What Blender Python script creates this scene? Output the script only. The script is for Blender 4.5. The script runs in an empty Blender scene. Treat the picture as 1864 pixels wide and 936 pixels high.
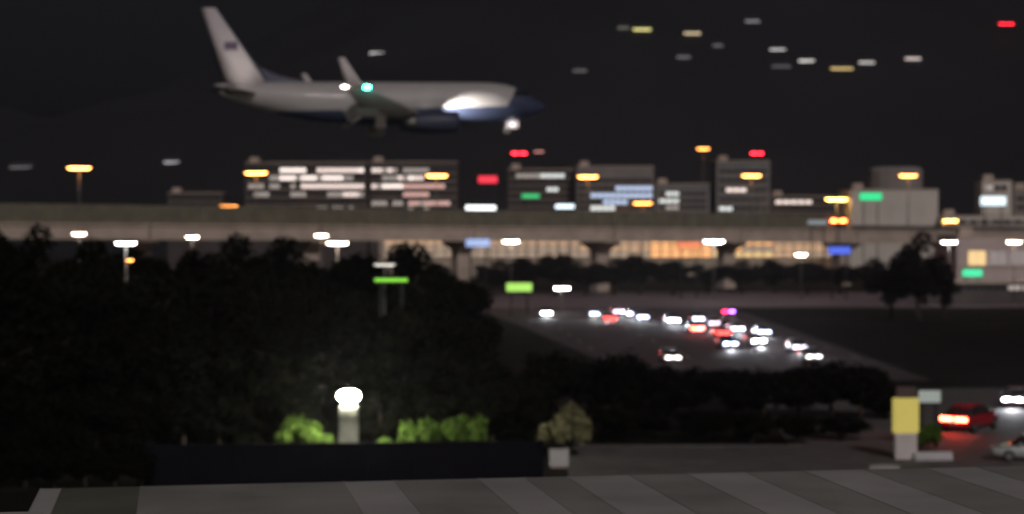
import bpy, math, random
from mathutils import Vector, Matrix, Euler

R = math.radians
random.seed(7)
scene = bpy.context.scene
col = scene.collection

# ------------------------------------------------------------------ camera
FPX, CX, CY, HOR, CAMZ = 3500.0, 932.0, 468.0, 400.0, 18.0   # photo pixels
PITCH = math.atan((CY - HOR) / FPX)
cam = bpy.data.cameras.new('camera')
cam.sensor_width = 36.0
cam.lens = 36.0 * FPX / 1864.0
cam.clip_start = 0.5
cam.clip_end = 20000.0
cam.dof.use_dof = True                 # the phone is focused short of the scene
cam.dof.focus_distance = 25.0
cam.dof.aperture_fstop = 0.78
cam_o = bpy.data.objects.new('camera', cam)
cam_o.location = (0, 0, CAMZ)
cam_o.rotation_euler = (R(90) - PITCH, 0, 0)
col.objects.link(cam_o)
scene.camera = cam_o

# ------------------------------------------------------------------ sky, faint night light, exposure
SUN_EL, SUN_AZ = R(33), R(164)         # azimuth from +Y clockwise: behind the camera, a little right
world = bpy.data.worlds.new('World')
scene.world = world
world.use_nodes = True
wn = world.node_tree
wn.nodes.clear()
wo = wn.nodes.new('ShaderNodeOutputWorld')
wb = wn.nodes.new('ShaderNodeBackground')
ws = wn.nodes.new('ShaderNodeTexSky')
ws.sky_type = 'NISHITA'
ws.sun_disc = False
ws.sun_elevation = SUN_EL
ws.sun_rotation = SUN_AZ
ws.dust_density = 4.0
wh = wn.nodes.new('ShaderNodeHueSaturation')
wh.inputs['Saturation'].default_value = 0.35
wn.links.new(ws.outputs[0], wh.inputs['Color'])
wt = wn.nodes.new('ShaderNodeMix'); wt.data_type = 'RGBA'; wt.blend_type = 'MULTIPLY'
wt.inputs['Factor'].default_value = 1.0
wt.inputs['B'].default_value = (1.0, 0.93, 1.12, 1)
wn.links.new(wh.outputs[0], wt.inputs['A'])
wn.links.new(wt.outputs['Result'], wb.inputs['Color'])
wb.inputs['Strength'].default_value = 0.0021
wn.links.new(wb.outputs[0], wo.inputs['Surface'])

sd = bpy.data.lights.new('sun', 'SUN')
sd.energy = 0.80
sd.angle = R(6)
sd.color = (1.0, 0.91, 0.88)
so = bpy.data.objects.new('sun', sd)
so.rotation_euler = Vector((-math.sin(SUN_AZ) * math.cos(SUN_EL), -math.cos(SUN_AZ) * math.cos(SUN_EL), -math.sin(SUN_EL))).to_track_quat('-Z', 'Y').to_euler()
col.objects.link(so)

vs = scene.view_settings
vs.view_transform = 'Standard'
vs.look = 'None'
vs.gamma = 1.0
vs.exposure = 0.0
vs.use_curve_mapping = False
scene.render.engine = 'CYCLES'
scene.cycles.use_denoising = True
scene.cycles.max_bounces = 6
scene.cycles.use_light_tree = True

# ------------------------------------------------------------------ helpers
_cp, _sp = math.cos(PITCH), math.sin(PITCH)

def ray(px, py):
    a, b = (px - CX) / FPX, -(py - CY) / FPX
    return Vector((a, _cp + b * _sp, -_sp + b * _cp))

def at(px, py, Y):
    d = ray(px, py)
    return Vector((0, 0, CAMZ)) + d * (Y / d.y)

def gnd(px, py, z=0.0):
    d = ray(px, py)
    return Vector((0, 0, CAMZ)) + d * ((z - CAMZ) / d.z)

_mats = {}

def mat(name, c, rough=0.8, var=0.25, scale=1.5, metal=0.0, emit=None, es=0.0, bump=0.0, coat=0.0, spec=0.5):
    """Procedural material: base colour broken up by two noises; emission for lamps, lit panes and wall light shown as panes."""
    if name in _mats:
        return _mats[name]
    m = bpy.data.materials.new(name)
    m.use_nodes = True
    nt = m.node_tree
    b = nt.nodes['Principled BSDF']
    b.inputs['Roughness'].default_value = rough
    b.inputs['Metallic'].default_value = metal
    b.inputs['Coat Weight'].default_value = coat
    b.inputs['Specular IOR Level'].default_value = spec
    tc = nt.nodes.new('ShaderNodeTexCoord')
    n1 = nt.nodes.new('ShaderNodeTexNoise')
    n1.inputs['Scale'].default_value = scale
    n1.inputs['Detail'].default_value = 6
    nt.links.new(tc.outputs['Object'], n1.inputs['Vector'])
    ramp = nt.nodes.new('ShaderNodeValToRGB')
    ramp.color_ramp.elements[0].position = 0.3
    ramp.color_ramp.elements[1].position = 0.7
    lo = [max(0, x * (1 - var)) for x in c]
    hi = [min(1, x * (1 + var)) for x in c]
    ramp.color_ramp.elements[0].color = (*lo, 1)
    ramp.color_ramp.elements[1].color = (*hi, 1)
    nt.links.new(n1.outputs['Fac'], ramp.inputs['Fac'])
    nt.links.new(ramp.outputs['Color'], b.inputs['Base Color'])
    if bump:
        bp = nt.nodes.new('ShaderNodeBump')
        bp.inputs['Strength'].default_value = bump
        nt.links.new(n1.outputs['Fac'], bp.inputs['Height'])
        nt.links.new(bp.outputs['Normal'], b.inputs['Normal'])
    if emit:
        b.inputs['Emission Color'].default_value = (*emit, 1)
        b.inputs['Emission Strength'].default_value = es
    _mats[name] = m
    return m

class MB:
    def __init__(self):
        self.v, self.f, self.smooth = [], [], []
    def add(self, vs, fs, smooth=False):
        o = len(self.v)
        self.v += [tuple(p) for p in vs]
        self.f += [tuple(i + o for i in f) for f in fs]
        self.smooth += [smooth] * len(fs)
        return self
    def box(self, x0, x1, y0, y1, z0, z1):
        v = [(x, y, z) for z in (z0, z1) for y in (y0, y1) for x in (x0, x1)]
        return self.add(v, [(0, 2, 3, 1), (4, 5, 7, 6), (0, 1, 5, 4), (2, 6, 7, 3), (0, 4, 6, 2), (1, 3, 7, 5)])
    def bbox(self, x0, x1, y0, y1, z0, z1, b):
        """box with its vertical and horizontal edges chamfered"""
        x = [x0, x0 + b, x1 - b, x1]; y = [y0, y0 + b, y1 - b, y1]
        rings = []
        for z, i in ((z0, b), (z0 + b, 0), (z1 - b, 0), (z1, b)):
            rings.append([(x0 + b + i * .5, y0 + i, z), (x1 - b - i * .5, y0 + i, z), (x1 - i, y0 + b + i * .5, z), (x1 - i, y1 - b - i * .5, z),
                          (x1 - b - i * .5, y1 - i, z), (x0 + b + i * .5, y1 - i, z), (x0 + i, y1 - b - i * .5, z), (x0 + i, y0 + b + i * .5, z)])
        return self.loft(rings, smooth=False)
    def loft(self, rings, smooth=True, cap=True):
        n = len(rings[0])
        v = [p for r in rings for p in r]
        f = []
        for k in range(len(rings) - 1):
            for i in range(n):
                j = (i + 1) % n
                f.append((k * n + i, k * n + j, (k + 1) * n + j, (k + 1) * n + i))
        self.add(v, f, smooth)
        if cap:
            o = len(self.v) - len(v)
            self.f.append(tuple(o + i for i in range(n))[::-1]); self.smooth.append(False)
            self.f.append(tuple(o + len(v) - n + i for i in range(n))); self.smooth.append(False)
        return self
    def tube(self, p0, p1, r0, r1=None, n=10):
        r1 = r0 if r1 is None else r1
        p0, p1 = Vector(p0), Vector(p1)
        d = (p1 - p0).normalized()
        a = d.orthogonal().normalized(); b = d.cross(a)
        rr = []
        for p, r in ((p0, r0), (p1, r1)):
            rr.append([p + (a * math.cos(t) + b * math.sin(t)) * r for t in [2 * math.pi * i / n for i in range(n)]])
        return self.loft(rr)
    def ellipsoid(self, c, rx, ry, rz, n=12, m=8, zlo=-1.0):
        rings = []
        for k in range(m + 1):
            s = zlo + (1 - zlo) * k / m
            s = max(-0.995, min(0.995, s))
            q = math.sqrt(1 - s * s)
            rings.append([(c[0] + rx * q * math.cos(2 * math.pi * i / n), c[1] + ry * q * math.sin(2 * math.pi * i / n), c[2] + rz * s) for i in range(n)])
        return self.loft(rings)
    def mesh(self, name):
        me = bpy.data.meshes.new(name)
        me.from_pydata(self.v, [], self.f)
        me.polygons.foreach_set('use_smooth', self.smooth)
        me.update()
        return me
    def build(self, name, m, parent=None, loc=None, rot=None):
        return link(name, self.mesh(name), m, parent, loc, rot)

def link(name, me, m, parent=None, loc=None, rot=None, own_mat=False):
    o = bpy.data.objects.new(name, me)
    if not me.materials:
        me.materials.append(m)
    elif me.materials[0] != m:
        o.material_slots[0].link = 'OBJECT'
        o.material_slots[0].material = m
    if parent is not None:
        o.parent = parent
    if loc is not None:
        o.location = loc
    if rot is not None:
        o.rotation_euler = rot
    col.objects.link(o)
    return o

def thing(name, label, cat, loc=(0, 0, 0), rz=0.0, group=None):
    o = bpy.data.objects.new(name, None)
    o.empty_display_size = 0.5
    o.location = loc
    o.rotation_euler = (0, 0, rz)
    o['label'] = label
    o['category'] = cat
    if group:
        o['group'] = group
    col.objects.link(o)
    return o

def struct(name, mb, m):
    o = mb.build(name, m)
    o['kind'] = 'structure'
    return o

_shared = {}

def shared(key, fn):
    if key not in _shared:
        _shared[key] = fn().mesh(key)
    return _shared[key]

ORD = ['first', 'second', 'third', 'fourth', 'fifth', 'sixth', 'seventh', 'eighth', 'ninth', 'tenth', 'eleventh', 'twelfth', 'thirteenth',
       'fourteenth', 'fifteenth', 'sixteenth', 'seventeenth', 'eighteenth', 'nineteenth', 'twentieth']

# ------------------------------------------------------------------ materials
M_concrete = mat('concrete', (0.66, 0.54, 0.45), 0.85, 0.18, 0.25)
M_barrier = mat('barrier_green_grey', (0.20, 0.185, 0.13), 0.7, 0.2, 0.4)
M_steel = mat('galvanised_steel', (0.30, 0.29, 0.28), 0.45, 0.15, 2, metal=0.6)
M_darksteel = mat('dark_painted_steel', (0.03, 0.03, 0.033), 0.6, 0.2, 2)
M_ground = mat('dark_soil_and_grass', (0.016, 0.014, 0.010), 0.95, 0.5, 0.08, bump=0.3, spec=.1)
M_road = mat('road_surface', (0.085, 0.060, 0.064), 0.8, 0.35, 0.15)
M_asphalt = mat('worn_asphalt', (0.13, 0.12, 0.115), 0.8, 0.25, 0.6)
M_paint = mat('white_road_paint', (0.6, 0.58, 0.55), 0.7, 0.2, 2)
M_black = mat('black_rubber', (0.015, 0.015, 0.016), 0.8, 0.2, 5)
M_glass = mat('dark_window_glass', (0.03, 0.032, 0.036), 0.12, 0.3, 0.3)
M_bark = mat('bark', (0.06, 0.045, 0.032), 0.95, 0.4, 3, bump=0.5)

# ------------------------------------------------------------------ ground and hills
g = MB()
g.add([(-1600, -150, 0), (1600, -150, 0), (1600, 2900, 0), (-1600, 2900, 0)], [(0, 1, 2, 3)])
struct('ground', g, M_ground)

def sstep(a, b, x):
    t = max(0.0, min(1.0, (x - a) / (b - a)))
    return t * t * (3 - 2 * t)

def hill_h(x, y):
    up = sstep(820, 2700, y)
    ridge = 150 + 330 * sstep(-620, 60, x - (y - 1500) * 0.08)
    w = 10 * math.sin(x * 0.011 + y * 0.004) + 7 * math.sin(x * 0.023 - y * 0.013 + 1.7) + 4 * math.sin(x * .051 + y * .033)
    return -2 + up * (ridge + w * 1.6)

hb = MB()
NX, NY = 120, 70
hv, hf = [], []
for j in range(NY + 1):
    y = 820 + (2800 - 820) * j / NY
    for i in range(NX + 1):
        x = -1500 + 3000 * i / NX
        hv.append((x, y, hill_h(x, y)))
for j in range(NY):
    for i in range(NX):
        a = j * (NX + 1) + i
        hf.append((a, a + 1, a + NX + 2, a + NX + 1))
hb.add(hv, hf, True)
M_hill = mat('dark_hillside_scrub', (0.022, 0.022, 0.029), 0.95, 0.22, 0.006)
struct('hills', hb, M_hill)

def on_hill(px, py):
    d = ray(px, py)
    y = 830.0
    while y < 2790:
        p = Vector((0, 0, CAMZ)) + d * (y / d.y)
        if hill_h(p.x, p.y) >= p.z:
            return p
        y += 4
    return Vector((0, 0, CAMZ)) + d * (2600 / d.y)

# ------------------------------------------------------------------ roads and paved yard
rd = MB()
rd.add([(-22, 470, .004), (62, 470, .004), (45, 394, .004), (47, 215, .004), (15, 215, .004), (1, 330, .004)], [(0, 5, 4, 3, 2, 1)])
road = struct('road', rd, M_road)
cr = MB()
cr.add([(-5, 394, .008), (330, 394, .008), (330, 478, .008), (-5, 478, .008)], [(0, 1, 2, 3)])
struct('cross_road', cr, mat('cross_road_surface', (0.22, 0.165, 0.185), 0.8, 0.2, 0.05))
lm = shared('lane_marking', lambda: MB().box(-.12, .12, -2.2, 2.2, 0, .004))
for lane in range(4):
    for k in range(9):
        t = k / 9
        o = link('lane_marking', lm, M_paint, road, (4 + lane * 11 + t * 9, 385 - 150 * t, .009), (0, 0, .07))
yd = MB()
yd.add([(4, 131, .004), (90, 131, .004), (90, 205, .004), (26, 205, .004), (22, 152, .004), (4, 152, .004)], [(0, 1, 2, 3, 4, 5)])
yard = struct('paved_yard', yd, M_asphalt)
kerb = shared('kerb_stone', lambda: MB().bbox(-.98, .98, -.12, .12, 0, .13, .02))
for k in range(9):
    link('kerb_stone', kerb, M_asphalt, yard, (6 + k * 2.0, 152.2, 0))

# ------------------------------------------------------------------ viaduct
V0 = Vector(((-120 - CX) / FPX * 385, 385, 0))
V1 = Vector(((1990 - CX) / FPX * 575, 575, 0))
VD = (V1 - V0); VL = VD.length; VDIR = VD.normalized(); VN = Vector((-VDIR.y, VDIR.x, 0))
VANG = math.atan2(VD.y, VD.x)

def vt(px):
    a = (px - CX) / FPX                       # X = a*Y
    return (a * V0.y - V0.x) / (VD.x - a * VD.y)

def vp(t, v=0.0, z=0.0):
    p = V0 + VD * t + VN * v
    p.z = z
    return p

def v_top(t): return 21.5 + (18.3 - 21.5) * t
def v_bar(t): return 17.5 + (14.7 - 17.5) * t
def v_low(t): return 14.2 + (10.7 - 14.2) * t

via = thing('viaduct', 'long concrete viaduct with green grey barrier crossing the whole picture', 'bridge', (0, 0, 0))
NS = 10
pier_t0 = vt(862)
span = 0.118
seg_t = [pier_t0 + span * k for k in range(-4, 8)]
for k in range(len(seg_t) - 1):
    a, b = seg_t[k] + .0006, seg_t[k + 1] - .0006
    mb = MB()
    # edge girder with a coping lip, then the deck behind it
    for (v0, v1, fa, fb) in ((-0.5, 0.4, v_low, lambda t: v_bar(t) - .45), (-.9, 13.0, lambda t: v_bar(t) - .45, v_bar)):
        vv = []
        for t in (a, b):
            vv += [vp(t, v0, fa(t)), vp(t, v1, fa(t)), vp(t, v1, fb(t)), vp(t, v0, fb(t))]
        mb.add(vv, [(0, 1, 2, 3), (7, 6, 5, 4), (0, 4, 5, 1), (1, 5, 6, 2), (2, 6, 7, 3), (3, 7, 4, 0)])
    mb.build('deck_span', M_concrete, via)
for k, t in enumerate(seg_t):
    mb = MB()
    p = vp(t, 5.5)
    zt = v_low(t)
    hw = 1.9
    q = [[(-hw, -1.3), (hw, -1.3), (hw, 1.3), (-hw, 1.3)]]
    def ring(h, d, z): return [(-h, -d, z), (h, -d, z), (h, d, z), (-h, d, z)]
    mb.loft([ring(1.9, 1.5, 0), ring(1.9, 1.5, zt - 2.2), ring(2.2, 5.6, zt - .4), ring(2.2, 5.6, zt + .02)], smooth=False)
    mb.build('pier', M_concrete, via, p, (0, 0, VANG))
# noise barrier panels and posts, as far as the block of buildings on the right
t_end = vt(1548)
step = 4.6 / VL
t = vt(-60)
while t < t_end - step:
    a, b = t + .00025, t + step - .00025
    zz = random.uniform(-.03, .03)
    mb = MB()
    vv = []
    for q_ in (a, b):
        vv += [vp(q_, -.35, v_bar(q_) + .02), vp(q_, -.15, v_bar(q_) + .02), vp(q_, -.15, v_top(q_) + zz), vp(q_, -.35, v_top(q_) + zz)]
    mb.add(vv, [(0, 1, 2, 3), (7, 6, 5, 4), (0, 4, 5, 1), (1, 5, 6, 2), (2, 6, 7, 3), (3, 7, 4, 0)])
    mb.build('barrier_panel', M_barrier, via)
    h = v_top(t) - v_bar(t)
    pm = MB().box(-.09, .09, -.16, .16, 0, h + .12)
    pm.build('barrier_post', M_steel, via, vp(t, -.42, v_bar(t) + .01), (0, 0, VANG))
    t += step
# plain low parapet on the rest
t = t_end
while t < 0.99:
    a, b = t + .0003, min(.995, t + step * 1.6) - .0003
    mb = MB()
    vv = []
    for q_ in (a, b):
        vv += [vp(q_, -.35, v_bar(q_) + .02), vp(q_, -.1, v_bar(q_) + .02), vp(q_, -.1, v_bar(q_) + .95), vp(q_, -.35, v_bar(q_) + .95)]
    mb.add(vv, [(0, 1, 2, 3), (7, 6, 5, 4), (0, 4, 5, 1), (1, 5, 6, 2), (2, 6, 7, 3), (3, 7, 4, 0)])
    mb.build('parapet_panel', M_darksteel, via)
    t += step * 1.6

# ------------------------------------------------------------------ street lamps
M_sodium = mat('sodium_lens', (0.9, 0.6, 0.3), 0.3, 0.05, 3, emit=(1.0, 0.38, 0.08), es=20)
M_sodium_far = mat('sodium_lens_far', (0.9, 0.6, 0.3), 0.3, 0.05, 3, emit=(1.0, 0.36, 0.07), es=13)
M_warm = mat('warm_white_lens', (0.9, 0.8, 0.7), 0.3, 0.05, 3, emit=(1.0, 0.80, 0.62), es=40)
M_white = mat('white_lens', (0.9, 0.9, 0.9), 0.3, 0.05, 3, emit=(1.0, 0.97, 0.93), es=44)
M_red = mat('red_lens', (0.6, 0.05, 0.05), 0.3, 0.05, 3, emit=(1.0, 0.02, 0.04), es=14)
M_redor = mat('red_orange_lens', (0.6, 0.15, 0.05), 0.3, 0.05, 3, emit=(1.0, 0.15, 0.03), es=30)
M_amber = mat('amber_lens', (0.8, 0.5, 0.1), 0.3, 0.05, 3, emit=(1.0, 0.52, 0.12), es=24)

def lamp_head_mesh():
    rings = []
    for x, w, h in ((-.56, .30, .18), (0, .34, .22), (.5, .36, .22), (1.2, .34, .20), (1.5, .18, .1)):
        rings.append([(x, w * math.cos(a), h * max(-.15, math.sin(a))) for a in [2 * math.pi * i / 12 for i in range(12)]])
    return MB().loft(rings)

def lens_mesh():
    rings = []
    for x, w, h in ((-.53, .30, .28), (.2, .34, .32), (.75, .34, .32), (1.15, .28, .25), (1.40, .12, .08)):
        rings.append([(x, w * math.cos(a), -.03 + h * (-abs(math.sin(a)) if math.sin(a) < 0 else .03 * math.sin(a))) for a in [2 * math.pi * i / 12 for i in range(12)]])
    return MB().loft(rings)

def street_lamp(px, py, Y, zbase, label, lens, k=1.0, twin=True, v=None, group=None, tilt=0.0):
    p = at(px, py, Y)
    root = thing('street_lamp', label, 'street lamp', (p.x, p.y, zbase), 0.0, group)
    h = p.z - zbase
    pm = MB()
    pm.tube((0, 0, 0), (0, 0, .35), .22 * k, .2 * k)
    pm.tube((0, 0, .35), (0, 0, h + .15 * k), .15 * k, .08 * k)
    pm.build('pole', M_steel, root)
    for s in ((1, -1) if twin else (1,)):
        am = MB().tube((0, 0, h - .25 * k), (s * .62 * k, 0, h + .10 * k), .06 * k, .05 * k)
        am.build('arm', M_steel, root)
        hd = link('lamp_head', shared('lamp_head', lamp_head_mesh), M_steel, root, (s * .55 * k, 0, h + .12 * k), (0, tilt, 0 if s > 0 else math.pi))
        hd.scale = (k, k, k)
        link('lens', shared('lamp_lens', lens_mesh), lens, hd)
    return root

for px, py, where in ((144, 306, 'leftmost, over the dark trees'), (466, 315, 'left of the lit apartment block'), (795, 320, 'at the right end of the lit apartment block'),
                      (1070, 322, 'in front of the block with blue windows'), (1368, 320, 'in front of the tall pale block'), (1653, 320, 'over the pale building on the right')):
    t = vt(px)
    pv = vp(t, .55)
    street_lamp(px, py, pv.y, v_bar(t), 'orange twin street lamp on the viaduct, ' + where, M_sodium, 1.25, group='orange lamps along the viaduct')

street_lamp(415, 376, 540, 0, 'orange lamp low behind the viaduct barrier, left of the apartment block', M_sodium_far, 1.35)
street_lamp(1170, 370, 600, 0, 'orange lamp low behind the barrier, below the blue windows', M_sodium_far, 1.5)
street_lamp(1280, 271, 700, 0, 'tall orange mast lamp rising above the city blocks', M_sodium_far, 1.15)
street_lamp(1523, 363, 590, 0, 'amber lamp beside the green sign on the pale building', M_amber, 1.7)
street_lamp(1730, 402, 585, 0, 'amber lamp between the two pale buildings at right', M_amber, 1.1)
street_lamp(144, 426, 310, 0, 'warm lamp at the tree tops under the left end of the viaduct', M_warm, .55)
street_lamp(229, 443, 178, 0, 'white lamp on a pole among the left trees', M_white, .48)
street_lamp(231, 474, 172, 0, 'small orange lamp below the white lamp among the left trees', M_sodium_far, .3, twin=False)
street_lamp(350, 432, 305, 0, 'yellow white lamp at the tree tops right of the white pole lamp', M_warm, .5)
street_lamp(585, 429, 330, 0, 'warm thin lamp under the viaduct beneath the apartment block', M_warm, .55)
street_lamp(614, 443, 300, 0, 'pink white lamp lighting the fascia beneath the apartment block', M_warm, .8)
street_lamp(930, 440, 400, 0, 'pink white lamp beside the blue sign under the viaduct', M_warm, .85)
street_lamp(1300, 440, 420, 0, 'bright white lamp in front of the orange shop front', M_white, 1.1)
street_lamp(1458, 464, 430, 0, 'pale small lamp at the right end of the shop row', M_warm, .65)
street_lamp(1728, 441, 400, 0, 'white lamp at the left edge of the pale pink building', M_white, .8)
street_lamp(1846, 441, 405, 0, 'warm lamp in front of the pale pink building at the right edge', M_warm, .75)
street_lamp(1023, 525, 372, 0, 'white lamp over the near end of the traffic road', M_white, .75)
street_lamp(700, 482, 174, 0, 'faint pale lamp above the green sign in the trees', mat('dim_pale_lens', (.7, .7, .65), .4, .05, 3, emit=(.9, .85, .75), es=1.6), .5)

# ------------------------------------------------------------------ lit signs
def lit_sign(px, py, w, h, Y, label, c, es, zbase=0.0, posts=2, name='lit_sign', cat='sign', deep=.35):
    """w, h in photo pixels"""
    p = at(px, py, Y)
    W, H = w * Y / FPX, h * Y / FPX
    root = thing(name, label, cat, (p.x, p.y, zbase))
    z = p.z - zbase
    f = MB().box(-W / 2 - .12, W / 2 + .12, 0, deep, z - H / 2 - .12, z + H / 2 + .12)
    f.build('cabinet', M_darksteel, root)
    m = mat('sign_' + label[:18] + str(px), tuple(min(.9, .2 + .6 * x) for x in c), .4, .05, 1, emit=c, es=es)
    MB().bbox(-W / 2, W / 2, -.09, -.003, z - H / 2, z + H / 2, .03).build('lit_panel', m, root)
    if posts and z - H / 2 > .3:
        xs = [0] if posts == 1 else [-W * .32, W * .32]
        for x in xs:
            MB().tube((x, deep / 2, 0), (x, deep / 2, z - H / 2 - .12), .16).build('post', M_darksteel, root)
    return root

lit_sign(875, 381, 54, 13, 560, 'large bright white sign above the viaduct barrier', (.95, 1.0, 1.0), 2.6)
lit_sign(1028, 376, 34, 7, 570, 'narrow blue white sign above the barrier right of the white one', (.75, .88, 1.0), 2.2)
lit_sign(966, 357, 32, 7, 600, 'small green sign under the dark block with white windows', (.02, .75, .22), .8)
lit_sign(888, 327, 34, 12, 610, 'red sign on a mast beside the apartment block', (1.0, .02, .06), 1.2)
lit_sign(1585, 358, 40, 13, 570, 'bright green sign on the pale building at right', (.0, .85, .30), 1.0)
lit_sign(1808, 366, 46, 16, 568, 'bluish white sign below the small tower at the right edge', (.75, .92, 1.0), 1.5)
lit_sign(1488, 405, 36, 8, 500, 'pale blue grey sign against the right end of the barrier', (.6, .72, .75), .22)
lit_sign(870, 442, 44, 14, 405, 'pale blue sign beneath the viaduct above the grey pier', (.42, .58, 1.0), .75)
lit_sign(1254, 446, 44, 11, 440, 'orange red sign on the shop row under the viaduct', (1.0, .25, .08), .8)
lit_sign(1528, 456, 40, 13, 432, 'blue sign left of the dark round tree', (.06, .14, .9), .9)
lit_sign(1770, 497, 36, 13, 415, 'green sign low on the pale pink building', (.03, .9, .42), .9)
lit_sign(945, 523, 46, 15, 360, 'yellow green sign standing left of the white road lamp', (.42, .85, .12), .95)
lit_sign(712, 510, 60, 6, 172, 'thin bright green sign deep in the left trees', (.25, .85, .03), .9)

# viaduct signal with an orange red lamp
def signal(px, py, Y, zbase):
    p = at(px, py, Y)
    root = thing('traffic_signal', 'glowing orange red signal on a post at the end of the barrier', 'traffic signal', (p.x, p.y, zbase))
    z = p.z - zbase
    MB().tube((0, 0, 0), (0, 0, z), .11).build('post', M_darksteel, root)
    MB().bbox(-2.2, 2.2, -.1, .25, z - .65, z + .65, .08).build('housing', M_darksteel, root)
    for x in (-1.2, 1.2):
        MB().ellipsoid((x, -.14, z), .9, .14, .42).build('lens', M_redor, root)
ps = vp(vt(1526), -.9)
signal(1526, 402, ps.y - 1.0, 0)

# ------------------------------------------------------------------ buildings behind the viaduct
def pane_mat(key, c, es):
    return mat('lit_pane_' + key, (.5, .5, .5), .4, .05, 1, emit=c, es=es)
P_pink = pane_mat('pink', (1.0, .80, .72), 1.4)
P_hot = pane_mat('hot', (1.0, .86, .78), 1.9)
P_dim = pane_mat('dim', (.95, .82, .72), .42)
P_rose = pane_mat('rose', (1.0, .55, .48), .9)
P_blue = pane_mat('blue', (.55, .70, 1.0), 1.1)
P_white = pane_mat('white', (.95, 1.0, .97), 1.1)
P_fa = pane_mat('rose_wall_glow', (1.0, .8, .75), .16)  # tone of a blank lamplit wall, given to glowing panes
P_or = pane_mat('orange', (1.0, .45, .14), 1.35)  # orange panes carry the lamplight of the shop wall as their own glow
P_ord = pane_mat('wall_glow_dim', (1.0, .58, .30), .6)
P_orf = pane_mat('wall_glow_faint', (1.0, .70, .46), .36)
P_yel = pane_mat('yellow', (1.0, .66, .25), .95)

wrnd = random.Random(3)

def building(name, label, px0, px1, ytop, Y, depth, wallm, rows=(), pitch=2.0, wh=1.35, win=None, cat='building', slab=True, roof='flat', zbot=0.0, skip=.0):
    """rows: (photo y of the row, [(x0, x1, pane material), ...]); the other windows of the row stay dark"""
    a, b = at(px0, ytop, Y), at(px1, ytop, Y)
    W, H = b.x - a.x, a.z - zbot
    root = thing(name, label, cat, (a.x, Y, zbot))
    MB().box(0, W, .16, depth, 0, H).build('wall', wallm, root)
    rf = MB().box(-.15, W + .15, -.05, depth + .15, H, H + .35)
    rf.box(1.2, 4.2, 3, 6.0, H + .35, H + 2.1)
    rf.build('roof', M_concrete, root)
    n = max(1, int((W - .6) / pitch))
    off = (W - n * pitch) / 2
    ww = pitch * .82
    wkey = 'window_%.2f_%.2f' % (ww, wh)
    me = shared(wkey, lambda: MB().box(-ww / 2, ww / 2, .06, .156, -wh / 2, wh / 2))
    fm = shared('frame_' + wkey, lambda: MB().box(-ww / 2 - .08, ww / 2 + .08, .02, .15, -wh / 2 - .09, -wh / 2 - .01).box(-ww / 2 - .08, ww / 2 + .08, .02, .15, wh / 2 + .01, wh / 2 + .09).box(-.03, .03, .0, .055, -wh / 2, wh / 2))
    for (ry, segs) in rows:
        z = at(px0, ry, Y).z - zbot
        for i in range(n):
            x = off + (i + .5) * pitch
            ppx = CX + (a.x + x) / Y * FPX
            m = M_glass
            for (s0, s1, sm) in segs:
                if s0 <= ppx <= s1:
                    m = sm
            if m is not M_glass:
                q_ = wrnd.random()
                if m in (P_hot, P_pink, P_rose) and q_ < .08:
                    m = P_dim
                elif m in (P_hot, P_pink, P_rose) and q_ < .2:
                    m = P_pink if m is P_hot else P_hot
                elif m is P_dim and q_ < .2:
                    m = M_glass
            w = link('window', me, m, root, (x, 0, z))
            link('window_frame', fm, M_steel, w)
        if slab:
            MB().box(0.05, W - .05, -.12, .158, z - wh / 2 - .42, z - wh / 2 - .2).build('floor_band', M_concrete, root)
    return root

W_dark = mat('dark_stucco', (.11, .095, .092), .9, .2, .2)
W_mid = mat('grey_stucco', (.33, .30, .285), .9, .15, .2)
W_pale = mat('pale_render', (.86, .80, .73), .9, .08, .15)
W_pink = mat('pale_pink_render', (.72, .60, .58), .9, .08, .15)
W_grey = mat('cool_grey_cladding', (.27, .27, .27), .8, .12, .2)
W_tan = mat('tan_shop_render', (.62, .52, .42), .85, .15, .1)

building('apartment_block', 'wide dark apartment block with rows of pink white windows, left half', 446, 668, 297, 640, 16, W_dark,
         [(310, [(510, 556, P_hot), (556, 580, P_dim), (580, 666, P_pink)]), (324, [(495, 510, P_dim), (510, 622, P_hot), (622, 648, P_dim)]),
          (339, [(446, 480, P_dim), (490, 540, P_dim), (544, 660, P_pink)]), (354, [(464, 504, P_dim), (524, 558, P_dim), (600, 620, P_dim), (620, 668, P_pink)]),
          (368, []), (380, [(575, 648, P_dim)])], pitch=1.75, wh=1.3)
building('apartment_block', 'narrower dark apartment block right of the gap, pink lit windows', 673, 832, 296, 642, 16, W_dark,
         [(310, [(673, 722, P_pink), (738, 782, P_dim)]), (324, [(695, 712, P_dim), (712, 775, P_pink)]), (339, [(673, 735, P_hot), (735, 806, P_rose)]),
          (354, [(738, 784, P_rose)]), (370, [(676, 740, P_dim), (740, 822, P_rose)]), (381, [(742, 784, P_dim)])], pitch=1.75, wh=1.25)
building('office_block', 'dark block with a few white windows between red sign and blue windows', 925, 1042, 309, 660, 18, W_dark,
         [(320, [(938, 978, P_dim), (984, 1030, P_white)]), (333, []), (345, [(990, 1022, P_white)]), (358, []), (371, [])], pitch=2.1, wh=1.2)
building('office_block', 'grey block with three rows of blue lit windows', 1050, 1190, 304, 650, 18, W_mid,
         [(329, []), (343, [(1120, 1184, P_blue)]), (356, [(1076, 1184, P_blue)]), (368, [(1094, 1140, P_blue)]), (379, [(1072, 1116, P_white)])], pitch=2.1, wh=1.35)
building('office_block', 'low cool grey block right of the blue windows', 1193, 1292, 336, 655, 14, W_grey,
         [(353, [(1208, 1234, P_white)]), (366, [(1193, 1232, P_white)]), (378, [(1200, 1236, P_dim)])], pitch=2.3, wh=1.1)
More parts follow.
